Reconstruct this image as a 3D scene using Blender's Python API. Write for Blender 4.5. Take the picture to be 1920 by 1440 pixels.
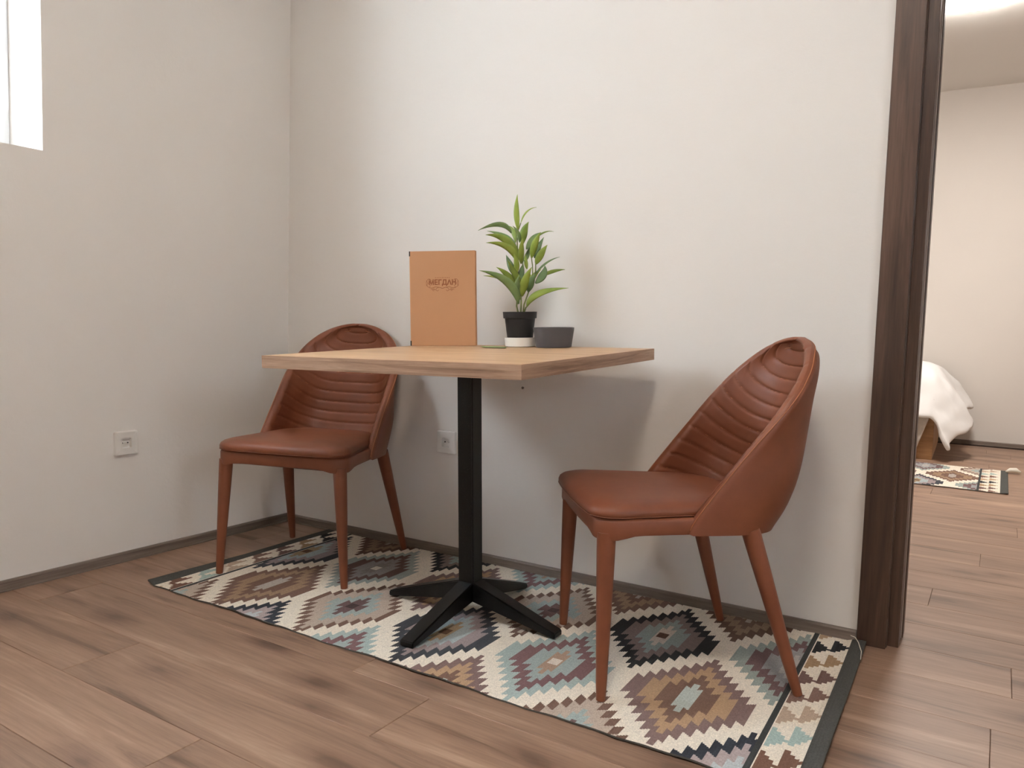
import bpy, bmesh, math, random
import numpy as np
from mathutils import Matrix, Vector
random.seed(7); rng = np.random.default_rng(7)
SC = bpy.context.scene
for o in list(bpy.data.objects): bpy.data.objects.remove(o)
COL = SC.collection

# ------------------------------------------------------------------ camera
F_PX, CAM = 1452.73, (2.3980, -2.2519, 0.8287)
YAW, PITCH, ROLL = -0.53443, 0.07436, 0.02823
def cam_basis():
    cy, sy, cp, sp = math.cos(YAW), math.sin(YAW), math.cos(PITCH), math.sin(PITCH)
    fwd = Vector((sy*cp, cy*cp, -sp)); right = Vector((cy, -sy, 0)); up = right.cross(fwd)
    cr, sr = math.cos(ROLL), math.sin(ROLL)
    return cr*right + sr*up, -sr*right + cr*up, fwd
r_, u_, f_ = cam_basis()
cd = bpy.data.cameras.new('camera'); cam = bpy.data.objects.new('camera', cd); COL.objects.link(cam)
cd.sensor_fit = 'HORIZONTAL'; cd.sensor_width = 36.0; cd.lens = F_PX/1920*36; cd.clip_start = 0.05
cam.matrix_world = Matrix(((r_.x, u_.x, -f_.x, CAM[0]), (r_.y, u_.y, -f_.y, CAM[1]), (r_.z, u_.z, -f_.z, CAM[2]), (0, 0, 0, 1)))
SC.camera = cam

# ------------------------------------------------------------------ world, daylight, exposure
SC.view_settings.view_transform = 'Standard'; SC.view_settings.look = 'None'
SC.view_settings.gamma = 1.0; SC.view_settings.use_curve_mapping = False
SC.view_settings.exposure = 0.79
W = bpy.data.worlds.new('daylight'); SC.world = W; W.use_nodes = True
bg = W.node_tree.nodes['Background']; bg.inputs[0].default_value = (0.82, 0.91, 1.0, 1); bg.inputs[1].default_value = 16.0
LAMP_MAIN, LAMP_BED = 32.0, 74.0            # radiance of the two ceiling lamps' diffusers

# ------------------------------------------------------------------ helpers
def lin(c):
    return tuple(((v/255)/12.92 if v/255 <= 0.04045 else ((v/255+0.055)/1.055)**2.4) for v in c) + (1.0,)
class NT:
    def __init__(s, name):
        s.m = bpy.data.materials.new(name); s.m.use_nodes = True; s.t = s.m.node_tree
        s.b = s.t.nodes['Principled BSDF']
    def n(s, typ, **kw):
        nd = s.t.nodes.new(typ)
        for k, v in kw.items():
            if k.startswith('i_'):
                nd.inputs[k[2:].replace('_', ' ')].default_value = v
            else: setattr(nd, k, v)
        return nd
    def l(s, a, b): s.t.links.new(a, b)
    def ramp(s, fac, stops, interp='LINEAR'):
        r = s.n('ShaderNodeValToRGB'); r.color_ramp.interpolation = interp
        while len(r.color_ramp.elements) < len(stops): r.color_ramp.elements.new(0.5)
        for e, (p, c) in zip(r.color_ramp.elements, stops): e.position = p; e.color = c
        s.l(fac, r.inputs[0]); return r.outputs[0]
    def mix(s, fac, a, b, mode='MIX'):
        m = s.n('ShaderNodeMix', data_type='RGBA', blend_type=mode)
        for sock, v in ((m.inputs[0], fac), (m.inputs[6], a), (m.inputs[7], b)):
            if isinstance(v, (int, float, tuple)): sock.default_value = v
            else: s.l(v, sock)
        return m.outputs[2]
    def coords(s, scale, kind='Object', loc=None):
        tc = s.n('ShaderNodeTexCoord'); mp = s.n('ShaderNodeMapping'); mp.inputs['Scale'].default_value = scale
        if loc is not None: s.l(loc, mp.inputs['Location'])
        s.l(tc.outputs[kind], mp.inputs[0]); return mp.outputs[0]
    def noise(s, vec, scale=5, detail=3, rough=0.5, dist=0.0):
        nz = s.n('ShaderNodeTexNoise'); nz.inputs['Scale'].default_value = scale; nz.inputs['Detail'].default_value = detail
        nz.inputs['Roughness'].default_value = rough; nz.inputs['Distortion'].default_value = dist
        s.l(vec, nz.inputs['Vector']); return nz.outputs[0]
    def bump(s, h, strength=0.2, dist=0.002):
        b = s.n('ShaderNodeBump'); b.inputs['Strength'].default_value = strength; b.inputs['Distance'].default_value = dist
        s.l(h, b.inputs['Height']); s.l(b.outputs[0], s.b.inputs['Normal'])
    def set(s, **kw):
        for k, v in kw.items(): s.b.inputs[k.replace('_', ' ')].default_value = v
        return s
def plain(name, rgb, rough=0.5, spec=0.4, vary=0.06, nscale=8, bump=0.0, bscale=200, **kw):
    t = NT(name); c = lin(rgb); d = tuple(x*(1-vary) for x in c[:3])+(1,); e = tuple(min(1, x*(1+vary)) for x in c[:3])+(1,)
    v = t.coords((1, 1, 1)); t.l(t.ramp(t.noise(v, nscale, 3), [(0.3, d), (0.7, e)]), t.b.inputs['Base Color'])
    t.set(Roughness=rough, Specular_IOR_Level=spec, **kw)
    if bump: t.bump(t.noise(v, bscale, 2), bump, 0.001)
    return t.m

def mat_wall(name, rgb):
    t = NT(name); c = lin(rgb); v = t.coords((1, 1, 1))
    t.l(t.ramp(t.noise(v, 1.3, 4), [(0.3, tuple(x*0.965 for x in c[:3])+(1,)), (0.7, c)]), t.b.inputs['Base Color'])
    t.set(Roughness=0.75, Specular_IOR_Level=0.25)
    a = t.noise(v, 14, 6, 0.65); t.bump(a, 0.35, 0.004); return t.m
def mat_floor():
    t = NT('oak_laminate'); oi = t.n('ShaderNodeObjectInfo')
    cx = t.n('ShaderNodeCombineXYZ')
    for i, k in enumerate((31.0, 17.0, 9.0)):
        mm = t.n('ShaderNodeMath', operation='MULTIPLY'); mm.inputs[1].default_value = k
        t.l(oi.outputs['Random'], mm.inputs[0]); t.l(mm.outputs[0], cx.inputs[i])
    v = t.coords((1.0, 9.0, 9.0), loc=cx.outputs[0]); v2 = t.coords((3.0, 70.0, 70.0), loc=cx.outputs[0])
    g1 = t.noise(v, 1.5, 5, 0.6, 0.8); g2 = t.noise(v2, 2.0, 4, 0.6, 0.3)
    base = t.ramp(g1, [(0.28, lin((108, 85, 70))), (0.42, lin((150, 121, 101))), (0.60, lin((165, 134, 113))), (0.74, lin((184, 155, 132)))])
    fine = t.ramp(g2, [(0.3, (0.72, 0.70, 0.69, 1)), (0.62, (1, 1, 1, 1))])
    c = t.mix(0.8, base, fine, 'MULTIPLY')
    # knots
    vk = t.coords((1.15, 2.7, 1.0), loc=cx.outputs[0]); vo = t.n('ShaderNodeTexVoronoi', voronoi_dimensions='2D'); vo.inputs['Scale'].default_value = 1.35
    t.l(vk, vo.inputs['Vector']); nk = t.noise(vk, 7, 2)
    ad = t.n('ShaderNodeMath', operation='MULTIPLY_ADD'); ad.inputs[1].default_value = 0.13; t.l(nk, ad.inputs[0]); t.l(vo.outputs[0], ad.inputs[2])
    kn = t.ramp(ad.outputs[0], [(0.10, (0.40, 0.37, 0.36, 1)), (0.14, (0.68, 0.65, 0.64, 1)), (0.25, (1, 1, 1, 1))])
    c = t.mix(0.75, c, kn, 'MULTIPLY')
    # plank to plank tone
    pt = t.ramp(oi.outputs['Random'], [(0.0, (0.93, 0.92, 0.91, 1)), (1.0, (1.05, 1.04, 1.03, 1))]); c = t.mix(1.0, c, pt, 'MULTIPLY')
    t.l(c, t.b.inputs['Base Color']); t.set(Roughness=0.42, Specular_IOR_Level=0.42)
    t.bump(g2, 0.08, 0.001); return t.m
def mat_wood(name, cols, scale, rough=0.5, spec=0.35, s1=1.6, bump=0.12, obj='Object'):
    """cols: dark, mid, light; scale: stretch vector (small value = along grain)"""
    t = NT(name); v = t.coords(scale, obj)
    g1 = t.noise(v, s1, 5, 0.62, 0.6); v2 = t.coords(tuple(x*4 for x in scale), obj); g2 = t.noise(v2, s1*1.7, 4, 0.6)
    base = t.ramp(g1, [(0.28, lin(cols[0])), (0.5, lin(cols[1])), (0.72, lin(cols[2]))])
    fine = t.ramp(g2, [(0.32, (0.62, 0.60, 0.58, 1)), (0.60, (1, 1, 1, 1))]); c = t.mix(0.5, base, fine, 'MULTIPLY')
    t.l(c, t.b.inputs['Base Color']); t.set(Roughness=rough, Specular_IOR_Level=spec); t.bump(g2, bump, 0.001); return t.m
def mat_leather():
    t = NT('brown_leather'); v = t.coords((1, 1, 1))
    c = t.ramp(t.noise(v, 9, 4, 0.6), [(0.3, lin((119, 67, 44))), (0.7, lin((133, 77, 51)))])
    t.l(c, t.b.inputs['Base Color']); t.set(Roughness=0.46, Specular_IOR_Level=0.42)
    a = t.noise(v, 260, 3, 0.6); t.bump(a, 0.12, 0.0006); return t.m
def mat_black_metal():
    t = NT('black_painted_steel'); v = t.coords((1, 1, 1))
    c = t.ramp(t.noise(v, 300, 2), [(0.62, lin((12, 12, 13))), (0.74, lin((40, 40, 41)))])
    t.l(c, t.b.inputs['Base Color']); t.set(Roughness=0.36, Specular_IOR_Level=0.34); t.bump(t.noise(v, 60, 3), 0.15, 0.001); return t.m
def mat_rug():
    t = NT('woven_kilim'); at = t.n('ShaderNodeVertexColor', layer_name='Col')
    v = t.coords((900, 260, 1)); nz = t.noise(v, 1.0, 1); w = t.ramp(nz, [(0.3, (0.80, 0.79, 0.78, 1)), (0.7, (1.05, 1.05, 1.05, 1))])
    t.l(t.mix(0.75, at.outputs[0], w, 'MULTIPLY'), t.b.inputs['Base Color']); t.set(Roughness=0.95, Specular_IOR_Level=0.08)
    wv = t.n('ShaderNodeTexWave', wave_type='BANDS', bands_direction='X'); wv.inputs['Scale'].default_value = 45; wv.inputs['Distortion'].default_value = 2
    t.l(t.coords((1, 1, 1)), wv.inputs['Vector']); t.bump(wv.outputs[0], 0.25, 0.0012); return t.m
def mat_leaf(name, a, b):
    t = NT(name); v = t.coords((1, 1, 1)); oi = t.n('ShaderNodeObjectInfo')
    c = t.ramp(t.noise(v, 18, 3), [(0.3, lin(a)), (0.7, lin(b))])
    o = t.ramp(oi.outputs['Random'], [(0, (0.78, 0.82, 0.85, 1)), (1, (1.15, 1.12, 0.95, 1))])
    t.l(t.mix(1.0, c, o, 'MULTIPLY'), t.b.inputs['Base Color']); t.set(Roughness=0.45, Specular_IOR_Level=0.4, Subsurface_Weight=0.0); return t.m
def mat_emit(name, rgb, s):
    t = NT(name); t.set(Roughness=0.5); t.b.inputs['Base Color'].default_value = (0.9, 0.9, 0.9, 1)
    t.b.inputs['Emission Color'].default_value = lin(rgb); t.b.inputs['Emission Strength'].default_value = s; return t.m
def mat_glass():
    t = NT('window_glass'); t.set(Roughness=0.0, IOR=1.02, Transmission_Weight=1.0); t.b.inputs['Base Color'].default_value = (0.97, 0.99, 1, 1); return t.m

M = {}
M['wall'] = mat_wall('white_plaster', (228, 222, 215))
M['ceiling'] = mat_wall('ceiling_plaster', (228, 224, 218))
M['floor'] = mat_floor()
M['sub'] = plain('floor_joint', (60, 44, 36), 0.9)
M['base'] = mat_wood('grey_brown_skirting', ((98, 86, 76), (122, 108, 97), (142, 128, 117)), (0.8, 14, 14), 0.5)
M['base_y'] = mat_wood('grey_brown_skirting_side', ((98, 86, 76), (122, 108, 97), (142, 128, 117)), (14, 0.8, 14), 0.5)
M['frame'] = mat_wood('dark_wenge_veneer', ((58, 41, 32), (80, 59, 47), (102, 78, 64)), (22, 22, 1.0), 0.42, 0.4)
M['pale_seal'] = plain('pale_door_seal', (190, 178, 165), 0.5)
M['top'] = mat_wood('light_oak_laminate', ((176, 135, 98), (196, 157, 118), (210, 174, 136)), (0.9, 11, 11), 0.42, 0.4, bump=0.05)
M['edge_x'] = mat_wood('table_edge_grain', ((118, 90, 70), (166, 134, 110), (190, 160, 136)), (2.0, 60, 60), 0.55, s1=1.3)
M['edge_y'] = mat_wood('table_edge_grain_side', ((118, 90, 70), (166, 134, 110), (190, 160, 136)), (60, 2.0, 60), 0.55, s1=1.3)
M['leather'] = mat_leather(); M['thread'] = plain('tan_thread', (176, 112, 76), 0.8)
M['metal'] = mat_black_metal(); M['rug'] = mat_rug()
M['plastic'] = plain('white_plastic', (222, 217, 210), 0.35, 0.5, 0.01); M['hole'] = plain('socket_dark', (40, 36, 34), 0.6)
M['clip'] = plain('socket_clip_metal', (120, 112, 104), 0.35, 0.5, Metallic=0.8)
M['pvc'] = plain('white_pvc', (232, 234, 236), 0.4, 0.4, 0.01); M['glass'] = mat_glass()
M['kraft'] = plain('tan_kraft_cover', (188, 140, 103), 0.62, 0.25, 0.035, 6, 0.1, 300); M['print'] = plain('brown_print', (140, 88, 58), 0.7, 0.2)
M['kraft_edge'] = plain('tan_cover_edge', (200, 154, 116), 0.7); M['black_corner'] = plain('black_corner', (32, 28, 26), 0.5)
M['paper'] = plain('cream_paper', (228, 222, 208), 0.8)
M['pot'] = plain('black_plastic_pot', (34, 33, 34), 0.5, 0.35); M['dish'] = plain('white_ceramic', (232, 228, 220), 0.3, 0.5, 0.01)
M['bowl'] = plain('dark_grey_ceramic', (82, 79, 80), 0.55, 0.35); M['soil'] = plain('dark_soil', (48, 38, 30), 0.95, 0.1, 0.3, 60, 0.5, 150)
M['leaf1'] = mat_leaf('leaf_bright', (118, 140, 56), (150, 166, 78)); M['leaf2'] = mat_leaf('leaf_grey_green', (98, 124, 80), (128, 150, 100))
M['stem'] = plain('green_stem', (112, 122, 64), 0.6)
M['sheet'] = plain('white_bed_linen', (236, 234, 232), 0.85, 0.1, 0.01, 20, 0.3, 90); M['spread'] = plain('beige_bedspread', (196, 186, 176), 0.9, 0.1, 0.08, 30, 0.8, 60)
M['bedwood'] = mat_wood('bed_light_oak', ((170, 128, 88), (190, 148, 105), (204, 164, 122)), (0.9, 12, 12), 0.5)
M['lamp_body'] = plain('lamp_white_metal', (230, 230, 228), 0.4)
M['lamp_main'] = mat_emit('lamp_diffuser', (255, 243, 230), LAMP_MAIN); M['lamp_bed'] = mat_emit('bedroom_lamp_diffuser', (255, 249, 243), LAMP_BED)

def mesh_obj(name, verts, faces, mat, parent=None, smooth=False, loc=None):
    me = bpy.data.meshes.new(name); me.from_pydata([tuple(v) for v in verts], [], [tuple(f) for f in faces]); me.update()
    if mat is not None: me.materials.append(M[mat] if isinstance(mat, str) else mat)
    if smooth: me.polygons.foreach_set('use_smooth', [True]*len(me.polygons))
    return link(name, me, parent, loc)
def link(name, me, parent=None, loc=None):
    o = bpy.data.objects.new(name, me); COL.objects.link(o)
    if parent is not None: o.parent = parent
    if loc is not None: o.location = loc
    return o
def bm_obj(name, bm, mat, parent=None, smooth=False, loc=None):
    bmesh.ops.recalc_face_normals(bm, faces=bm.faces)
    me = bpy.data.meshes.new(name); bm.to_mesh(me); bm.free(); me.materials.append(M[mat])
    if smooth: me.polygons.foreach_set('use_smooth', [True]*len(me.polygons))
    return link(name, me, parent, loc)
def tag(o, label, cat, group=None, kind=None):
    o['label'] = label; o['category'] = cat
    if group: o['group'] = group
    if kind: o['kind'] = kind
    return o
def thing(name, label, cat, loc=(0, 0, 0), group=None, matrix=None):
    o = bpy.data.objects.new(name, None); COL.objects.link(o); o.empty_display_size = 0.1; o.location = loc
    if matrix is not None: o.matrix_world = matrix
    return tag(o, label, cat, group)
def box(bm, x0, x1, y0, y1, z0, z1, bev=0.0):
    n = len(bm.verts); g = bmesh.ops.create_cube(bm, size=1.0)
    for v in g['verts']:
        v.co = Vector(((x0+x1)/2 + v.co.x*(x1-x0), (y0+y1)/2 + v.co.y*(y1-y0), (z0+z1)/2 + v.co.z*(z1-z0)))
    if bev:
        ed = list({e for v in g['verts'] for e in v.link_edges})
        bmesh.ops.bevel(bm, geom=ed, offset=bev, segments=2, profile=0.5, affect='EDGES')
def box_obj(name, dims, mat, parent=None, bev=0.0, loc=None):
    bm = bmesh.new(); box(bm, *dims, bev=bev); return bm_obj(name, bm, mat, parent, loc=loc)
def tube(bm, pts, rad, seg=12, cap=True):
    """swept round tube; rad a number or list"""
    pts = [Vector(p) for p in pts]; rings = []
    t0 = (pts[1]-pts[0]).normalized(); ref = Vector((0, 0, 1)) if abs(t0.z) < 0.9 else Vector((1, 0, 0))
    nrm = (ref - t0*ref.dot(t0)).normalized()
    for i, p in enumerate(pts):
        t = (pts[min(i+1, len(pts)-1)] - pts[max(i-1, 0)]).normalized()
        nrm = (nrm - t*nrm.dot(t)).normalized(); b = t.cross(nrm)
        r = rad[i] if isinstance(rad, (list, tuple)) else rad
        rings.append([bm.verts.new(p + (nrm*math.cos(2*math.pi*k/seg) + b*math.sin(2*math.pi*k/seg))*r) for k in range(seg)])
    for a, c in zip(rings, rings[1:]):
        for k in range(seg): bm.faces.new((a[k], a[(k+1) % seg], c[(k+1) % seg], c[k]))
    if cap: bm.faces.new(rings[0][::-1]); bm.faces.new(rings[-1])
def lathe_obj(name, prof, mat, parent=None, seg=48, loc=None, smooth=True):
    """prof: list of (r, z); r == 0 closes"""
    V, Fc = [], []; idx = []
    for r, z in prof:
        if r < 1e-6: idx.append([len(V)]*seg); V.append((0, 0, z))
        else:
            idx.append(list(range(len(V), len(V)+seg)))
            V += [(r*math.cos(2*math.pi*k/seg), r*math.sin(2*math.pi*k/seg), z) for k in range(seg)]
    for a, b in zip(idx, idx[1:]):
        for k in range(seg):
            f = [a[k], a[(k+1) % seg], b[(k+1) % seg], b[k]]; g = []
            for i in f:
                if i not in g: g.append(i)
            if len(g) >= 3: Fc.append(g)
    o = mesh_obj(name, V, Fc, mat, parent, smooth, loc)
    o.data.set_sharp_from_angle(angle=math.radians(38)) if hasattr(o.data, 'set_sharp_from_angle') else None
    return o
def struct(o, label, cat): return tag(o, label, cat, kind='structure')

# ================================================================== room shell
H = 2.77; LA = -0.034224; RX1 = 4.6; RY0 = -4.2; BY = 4.845; WT = 0.14
DX0, DX1, DH = 2.235, 3.13, 2.04        # structural door opening
LEFTM = Matrix.Rotation(LA, 4, 'Z')
# back wall with door opening
bm = bmesh.new()
box(bm, -0.3, DX0, 0, WT, 0, H); box(bm, DX1, RX1+0.15, 0, WT, 0, H); box(bm, DX0, DX1, 0, WT, DH+0.04, H)
struct(bm_obj('wall_back', bm, 'wall'), 'white plastered wall behind the table with a doorway at its right end', 'wall')
# left wall (slightly out of square), window opening y -0.944 .. -1.95, z 1.314 .. 2.3
WY0, WY1, WZ0, WZ1, LT = -0.944, -1.95, 1.314, 2.30, 0.34
bm = bmesh.new()
box(bm, -LT, 0, WY0, 0.0, 0, H); box(bm, -LT, 0, RY0-0.2, WY1, 0, H); box(bm, -LT, 0, WY1, WY0, 0, WZ0); box(bm, -LT, 0, WY1, WY0, WZ1, H)
o = bm_obj('wall_left', bm, 'wall'); o.matrix_world = LEFTM; struct(o, 'white plastered left wall with a small high window and one socket', 'wall')
FW = (-2.55, -1.85, 1.25, 2.05)            # second window, in the right wall out of view: y0, y1, z0, z1
bm = bmesh.new(); box(bm, RX1, RX1+0.15, RY0, FW[0], 0, H); box(bm, RX1, RX1+0.15, FW[1], 0, 0, H)
box(bm, RX1, RX1+0.15, FW[0], FW[1], 0, FW[2]); box(bm, RX1, RX1+0.15, FW[0], FW[1], FW[3], H)
struct(bm_obj('wall_right', bm, 'wall'), 'white wall with a wide window on the right side, out of view', 'wall')
bm = bmesh.new(); box(bm, -0.3, RX1+0.15, RY0-0.15, RY0, 0, H)
struct(bm_obj('wall_front', bm, 'wall'), 'white wall behind the camera', 'wall')
bm = bmesh.new(); box(bm, -0.6, RX1+0.15, RY0-0.15, WT, H, H+0.12)
struct(bm_obj('ceiling', bm, 'ceiling'), 'white ceiling of the dining room', 'ceiling')
# bedroom
bm = bmesh.new(); box(bm, -0.15, RX1+0.15, BY, BY+0.15, 0, H)
struct(bm_obj('wall_bedroom_far', bm, 'wall'), 'white far wall of the bedroom seen through the doorway', 'wall')
bm = bmesh.new(); box(bm, -0.15, 0, WT, BY, 0, H)
struct(bm_obj('wall_bedroom_left', bm, 'wall'), 'white left wall of the bedroom, hidden', 'wall')
bm = bmesh.new(); box(bm, RX1, RX1+0.15, WT, BY, 0, H)
struct(bm_obj('wall_bedroom_right', bm, 'wall'), 'white right wall of the bedroom, out of view', 'wall')
bm = bmesh.new(); box(bm, -0.15, RX1+0.15, WT, BY+0.15, H, H+0.12)
struct(bm_obj('ceiling_bedroom', bm, 'ceiling'), 'white ceiling of the bedroom above its round lamp', 'ceiling')

# floor: subfloor plus single laminate planks, boards turned 1.6 degrees against the back wall
bm = bmesh.new(); box(bm, -0.5, RX1+0.15, RY0-0.15, BY+0.15, -0.03, -0.0035)
floor = struct(bm_obj('floor', bm, 'sub'), 'brown oak laminate plank floor running through both rooms', 'floor')
PW, PL, PROT = 0.1955, 1.285, -0.0275
plank_cache = {}
def plank_mesh(L):
    k = round(L, 3)
    if k not in plank_cache:
        b = bmesh.new(); box(b, -L/2+0.0004, L/2-0.0004, -PW/2+0.0004, PW/2-0.0004, -0.009, 0.0)
        ed = [e for e in b.edges if all(v.co.z > -0.001 for v in e.verts)]
        bmesh.ops.bevel(b, geom=ed, offset=0.0009, segments=1, affect='EDGES')
        bmesh.ops.recalc_face_normals(b, faces=b.faces)
        me = bpy.data.meshes.new('plank'); b.to_mesh(me); b.free(); me.materials.append(M['floor']); plank_cache[k] = me
    return plank_cache[k]
pr = Matrix.Rotation(PROT, 4, 'Z')
known = {0: 1.200, -3: 1.174+1.285*0, 4: 2.530, 2: 2.490}   # row -> x of an end joint seen in the photo
for row in range(-16, 30):
    yc = -0.864 + PW*(row+0.5)           # row 0: seam -0.864 .. -0.668 at x = 0
    if yc < RY0 or yc > BY+0.05: continue
    j = known.get(row, (row*0.47 + 0.31*(row % 3)) % PL)
    x = j - PL*math.ceil((j+0.25)/PL)
    while x < RX1+0.05:
        a, b = max(x, -0.25), min(x+PL, RX1+0.05)
        if b-a > 0.06:
            o = link('plank', plank_mesh(b-a), floor); o.matrix_local = pr @ Matrix.Translation(((a+b)/2, yc, 0))
        x += PL

# skirtings
def skirting(name, length, mat, label, mw):
    b = bmesh.new(); pf = [(0, 0), (0.014, 0), (0.014, 0.004), (0.0115, 0.006), (0.0115, 0.028), (0.008, 0.033), (0, 0.033)]
    A = [b.verts.new((0, -y, z)) for y, z in pf]; B = [b.verts.new((length, -y, z)) for y, z in pf]
    for i in range(len(pf)): b.faces.new((A[i], A[(i+1) % len(pf)], B[(i+1) % len(pf)], B[i]))
    b.faces.new(A); b.faces.new(B[::-1]); o = bm_obj(name, b, mat); o.matrix_world = mw; return struct(o, label, 'baseboard')
skirting('baseboard_back', 2.163, 'base', 'low grey-brown skirting along the back wall behind the rug', Matrix.Translation((0.012, 0, 0)))
skirting('baseboard_left', 4.1, 'base', 'low grey-brown skirting along the left wall under the window', LEFTM @ Matrix.Rotation(math.pi/2, 4, 'Z') @ Matrix.Translation((-4.1, 0, 0)))
skirting('baseboard_bedroom', RX1-0.01, 'base', 'low skirting along the bedroom far wall beyond the doorway', Matrix.Translation((0.005, BY, 0)))

# window: reveal, PVC frame, glass
win = thing('window_1', 'small high white window deep in the left wall reveal', 'window', matrix=LEFTM); win['kind'] = 'structure'
fx0, fx1 = -0.27, -0.195
for d in ((fx0, fx1, WY0-0.065, WY0, WZ0, WZ1), (fx0, fx1, WY1, WY1+0.065, WZ0, WZ1), (fx0, fx1, WY1+0.065, WY0-0.065, WZ0, WZ0+0.065), (fx0, fx1, WY1+0.065, WY0-0.065, WZ1-0.065, WZ1)):
    box_obj('window_frame', d, 'pvc', win, 0.004)
for d in ((fx0+.01, fx1-.02, WY0-0.125, WY0-0.065, WZ0+.065, WZ1-.065), (fx0+.01, fx1-.02, WY1+0.065, WY1+0.125, WZ0+.065, WZ1-.065), (fx0+.01, fx1-.02, WY1+.125, WY0-.125, WZ0+.065, WZ0+.125), (fx0+.01, fx1-.02, WY1+.125, WY0-.125, WZ1-.125, WZ1-.065)):
    box_obj('sash', d, 'pvc', win, 0.004)
box_obj('pane', (-0.238, -0.232, WY1+.12, WY0-.12, WZ0+.12, WZ1-.12), 'glass', win)
win2 = thing('window_2', 'wide white window in the right wall, out of view', 'window'); win2['kind'] = 'structure'
FM = (FW[0]+FW[1])/2
for y0, y1, z0, z1 in ((FW[0], FW[0]+.06, FW[2], FW[3]), (FW[1]-.06, FW[1], FW[2], FW[3]), (FM-.03, FM+.03, FW[2]+.06, FW[3]-.06), (FW[0]+.06, FW[1]-.06, FW[2], FW[2]+.06), (FW[0]+.06, FW[1]-.06, FW[3]-.06, FW[3])):
    box_obj('window_frame', (RX1+0.04, RX1+0.11, y0, y1, z0, z1), 'pvc', win2, 0.004)
for y0, y1 in ((FW[0]+.055, FM-.025), (FM+.025, FW[1]-.055)): box_obj('pane', (RX1+0.072, RX1+0.078, y0, y1, FW[2]+.055, FW[3]-.055), 'glass', win2)
def portal(w, h, mw):
    pl = bpy.data.lights.new('window_portal', 'AREA'); pl.shape = 'RECTANGLE'; pl.size = w; pl.size_y = h; pl.cycles.is_portal = True
    po = bpy.data.objects.new('window_portal', pl); COL.objects.link(po); po.matrix_world = mw
portal(FW[1]-FW[0], FW[3]-FW[2], Matrix.Translation((RX1+0.14, FM, (FW[2]+FW[3])/2)) @ Matrix.Rotation(math.pi/2, 4, 'Y') @ Matrix.Rotation(math.pi/2, 4, 'Z'))
portal(WY0-WY1, WZ1-WZ0, LEFTM @ Matrix.Translation((-0.30, (WY0+WY1)/2, (WZ0+WZ1)/2)) @ Matrix.Rotation(-math.pi/2, 4, 'Y') @ Matrix.Rotation(math.pi/2, 4, 'Z'))

# door frame
df = thing('door_1', 'dark wenge door frame around the open bedroom doorway', 'door frame'); df['kind'] = 'structure'
def fr(n, *d, mat='frame', bev=0.0015): return box_obj(n, d, mat, df, bev)
AX0, AX1, JX = 2.1765, 2.2475, 2.2765; RXI = 3.09
fr('architrave', AX0, AX1, -0.014, 0.0, 0, 2.09); fr('architrave', RXI+0.029, RXI+0.10, -0.014, 0.0, 0, 2.09); fr('architrave', AX1, RXI+0.029, -0.014, 0.0, 2.02, 2.09)
fr('jamb', AX1-0.010, JX, 0.018, 0.100, 0, 2.02); fr('jamb', RXI, RXI+0.039, 0.018, 0.100, 0, 2.02); fr('jamb', JX, RXI, 0.018, 0.1, 1.99, 2.02)
fr('jamb_rebate', AX1-0.010, JX+0.0050, 0.1035, 0.158, 0, 2.02); fr('jamb_rebate', RXI+0.0055, RXI+0.039, 0.1035, 0.158, 0, 2.02)
fr('jamb_lining', AX1-0.012, AX1+0.002, 0.0, 0.018, 0, 2.02)
fr('door_seal', JX-0.006, JX+0.0020, 0.1002, 0.1034, 0.0, 2.0, mat='pale_seal', bev=0)

# ================================================================== rug
CRM = (234, 224, 208)
PAL = {
 'brown':  [(128, 102, 90), (160, 134, 110), (124, 98, 85), (176, 166, 158), None],
 'tan':    [(122, 98, 86), (186, 170, 156), (162, 174, 172), (112, 92, 90), (80, 66, 66)],
 'slate':  [(76, 78, 83), (158, 144, 143), (168, 178, 180), (164, 144, 116), (106, 82, 66)],
 'blue':   [(170, 184, 180), (128, 100, 100), (164, 176, 174), (176, 150, 130), (228, 218, 206)],
 'mauve':  [(134, 112, 108), (182, 152, 122), (128, 102, 89), (186, 194, 188), None],
 'grey':   [(164, 170, 164), (112, 90, 84), (150, 144, 140), (140, 132, 128), (220, 208, 194)],
 'black':  [(60, 62, 63), (136, 120, 116), (150, 162, 157), (202, 190, 178), (104, 80, 68)],
 'choco':  [(112, 90, 78), (150, 128, 108), (120, 98, 84), (170, 158, 146), None],
 'greyb':  [(158, 168, 162), (120, 98, 98), (156, 156, 156), (180, 176, 172), None],
 'slateb': [(64, 68, 76), (176, 162, 160), (186, 192, 194), (170, 160, 150), None],
}
LAT = []   # centre a, centre b, palette
for a, k in ((.395, 'slate'), (.719, 'grey'), (1.056, 'mauve'), (1.392, 'tan'), (1.726, 'black'), (2.06, 'greyb')): LAT.append((a, -.277, k))
for a, k in ((.563, 'brown'), (.893, 'tan'), (1.228, 'slate'), (1.557, 'blue'), (1.894, 'mauve')): LAT.append((a, -.586, k))
for a, k in ((.563, 'choco'), (.893, 'black'), (1.228, 'blue'), (1.557, 'brown'), (1.894, 'choco')): LAT.append((a, .034, k))
for a, k in ((.395, 'tan'), (.719, 'slateb'), (1.056, 'blue'), (1.392, 'mauve'), (1.726, 'tan'), (2.06, 'slateb')): LAT.append((a, -.896, k))
TRI = [(58, 60, 62), (168, 140, 110), (122, 98, 92), (136, 110, 100), (190, 168, 148), (168, 186, 180), (124, 94, 80), (186, 158, 128)]
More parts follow.
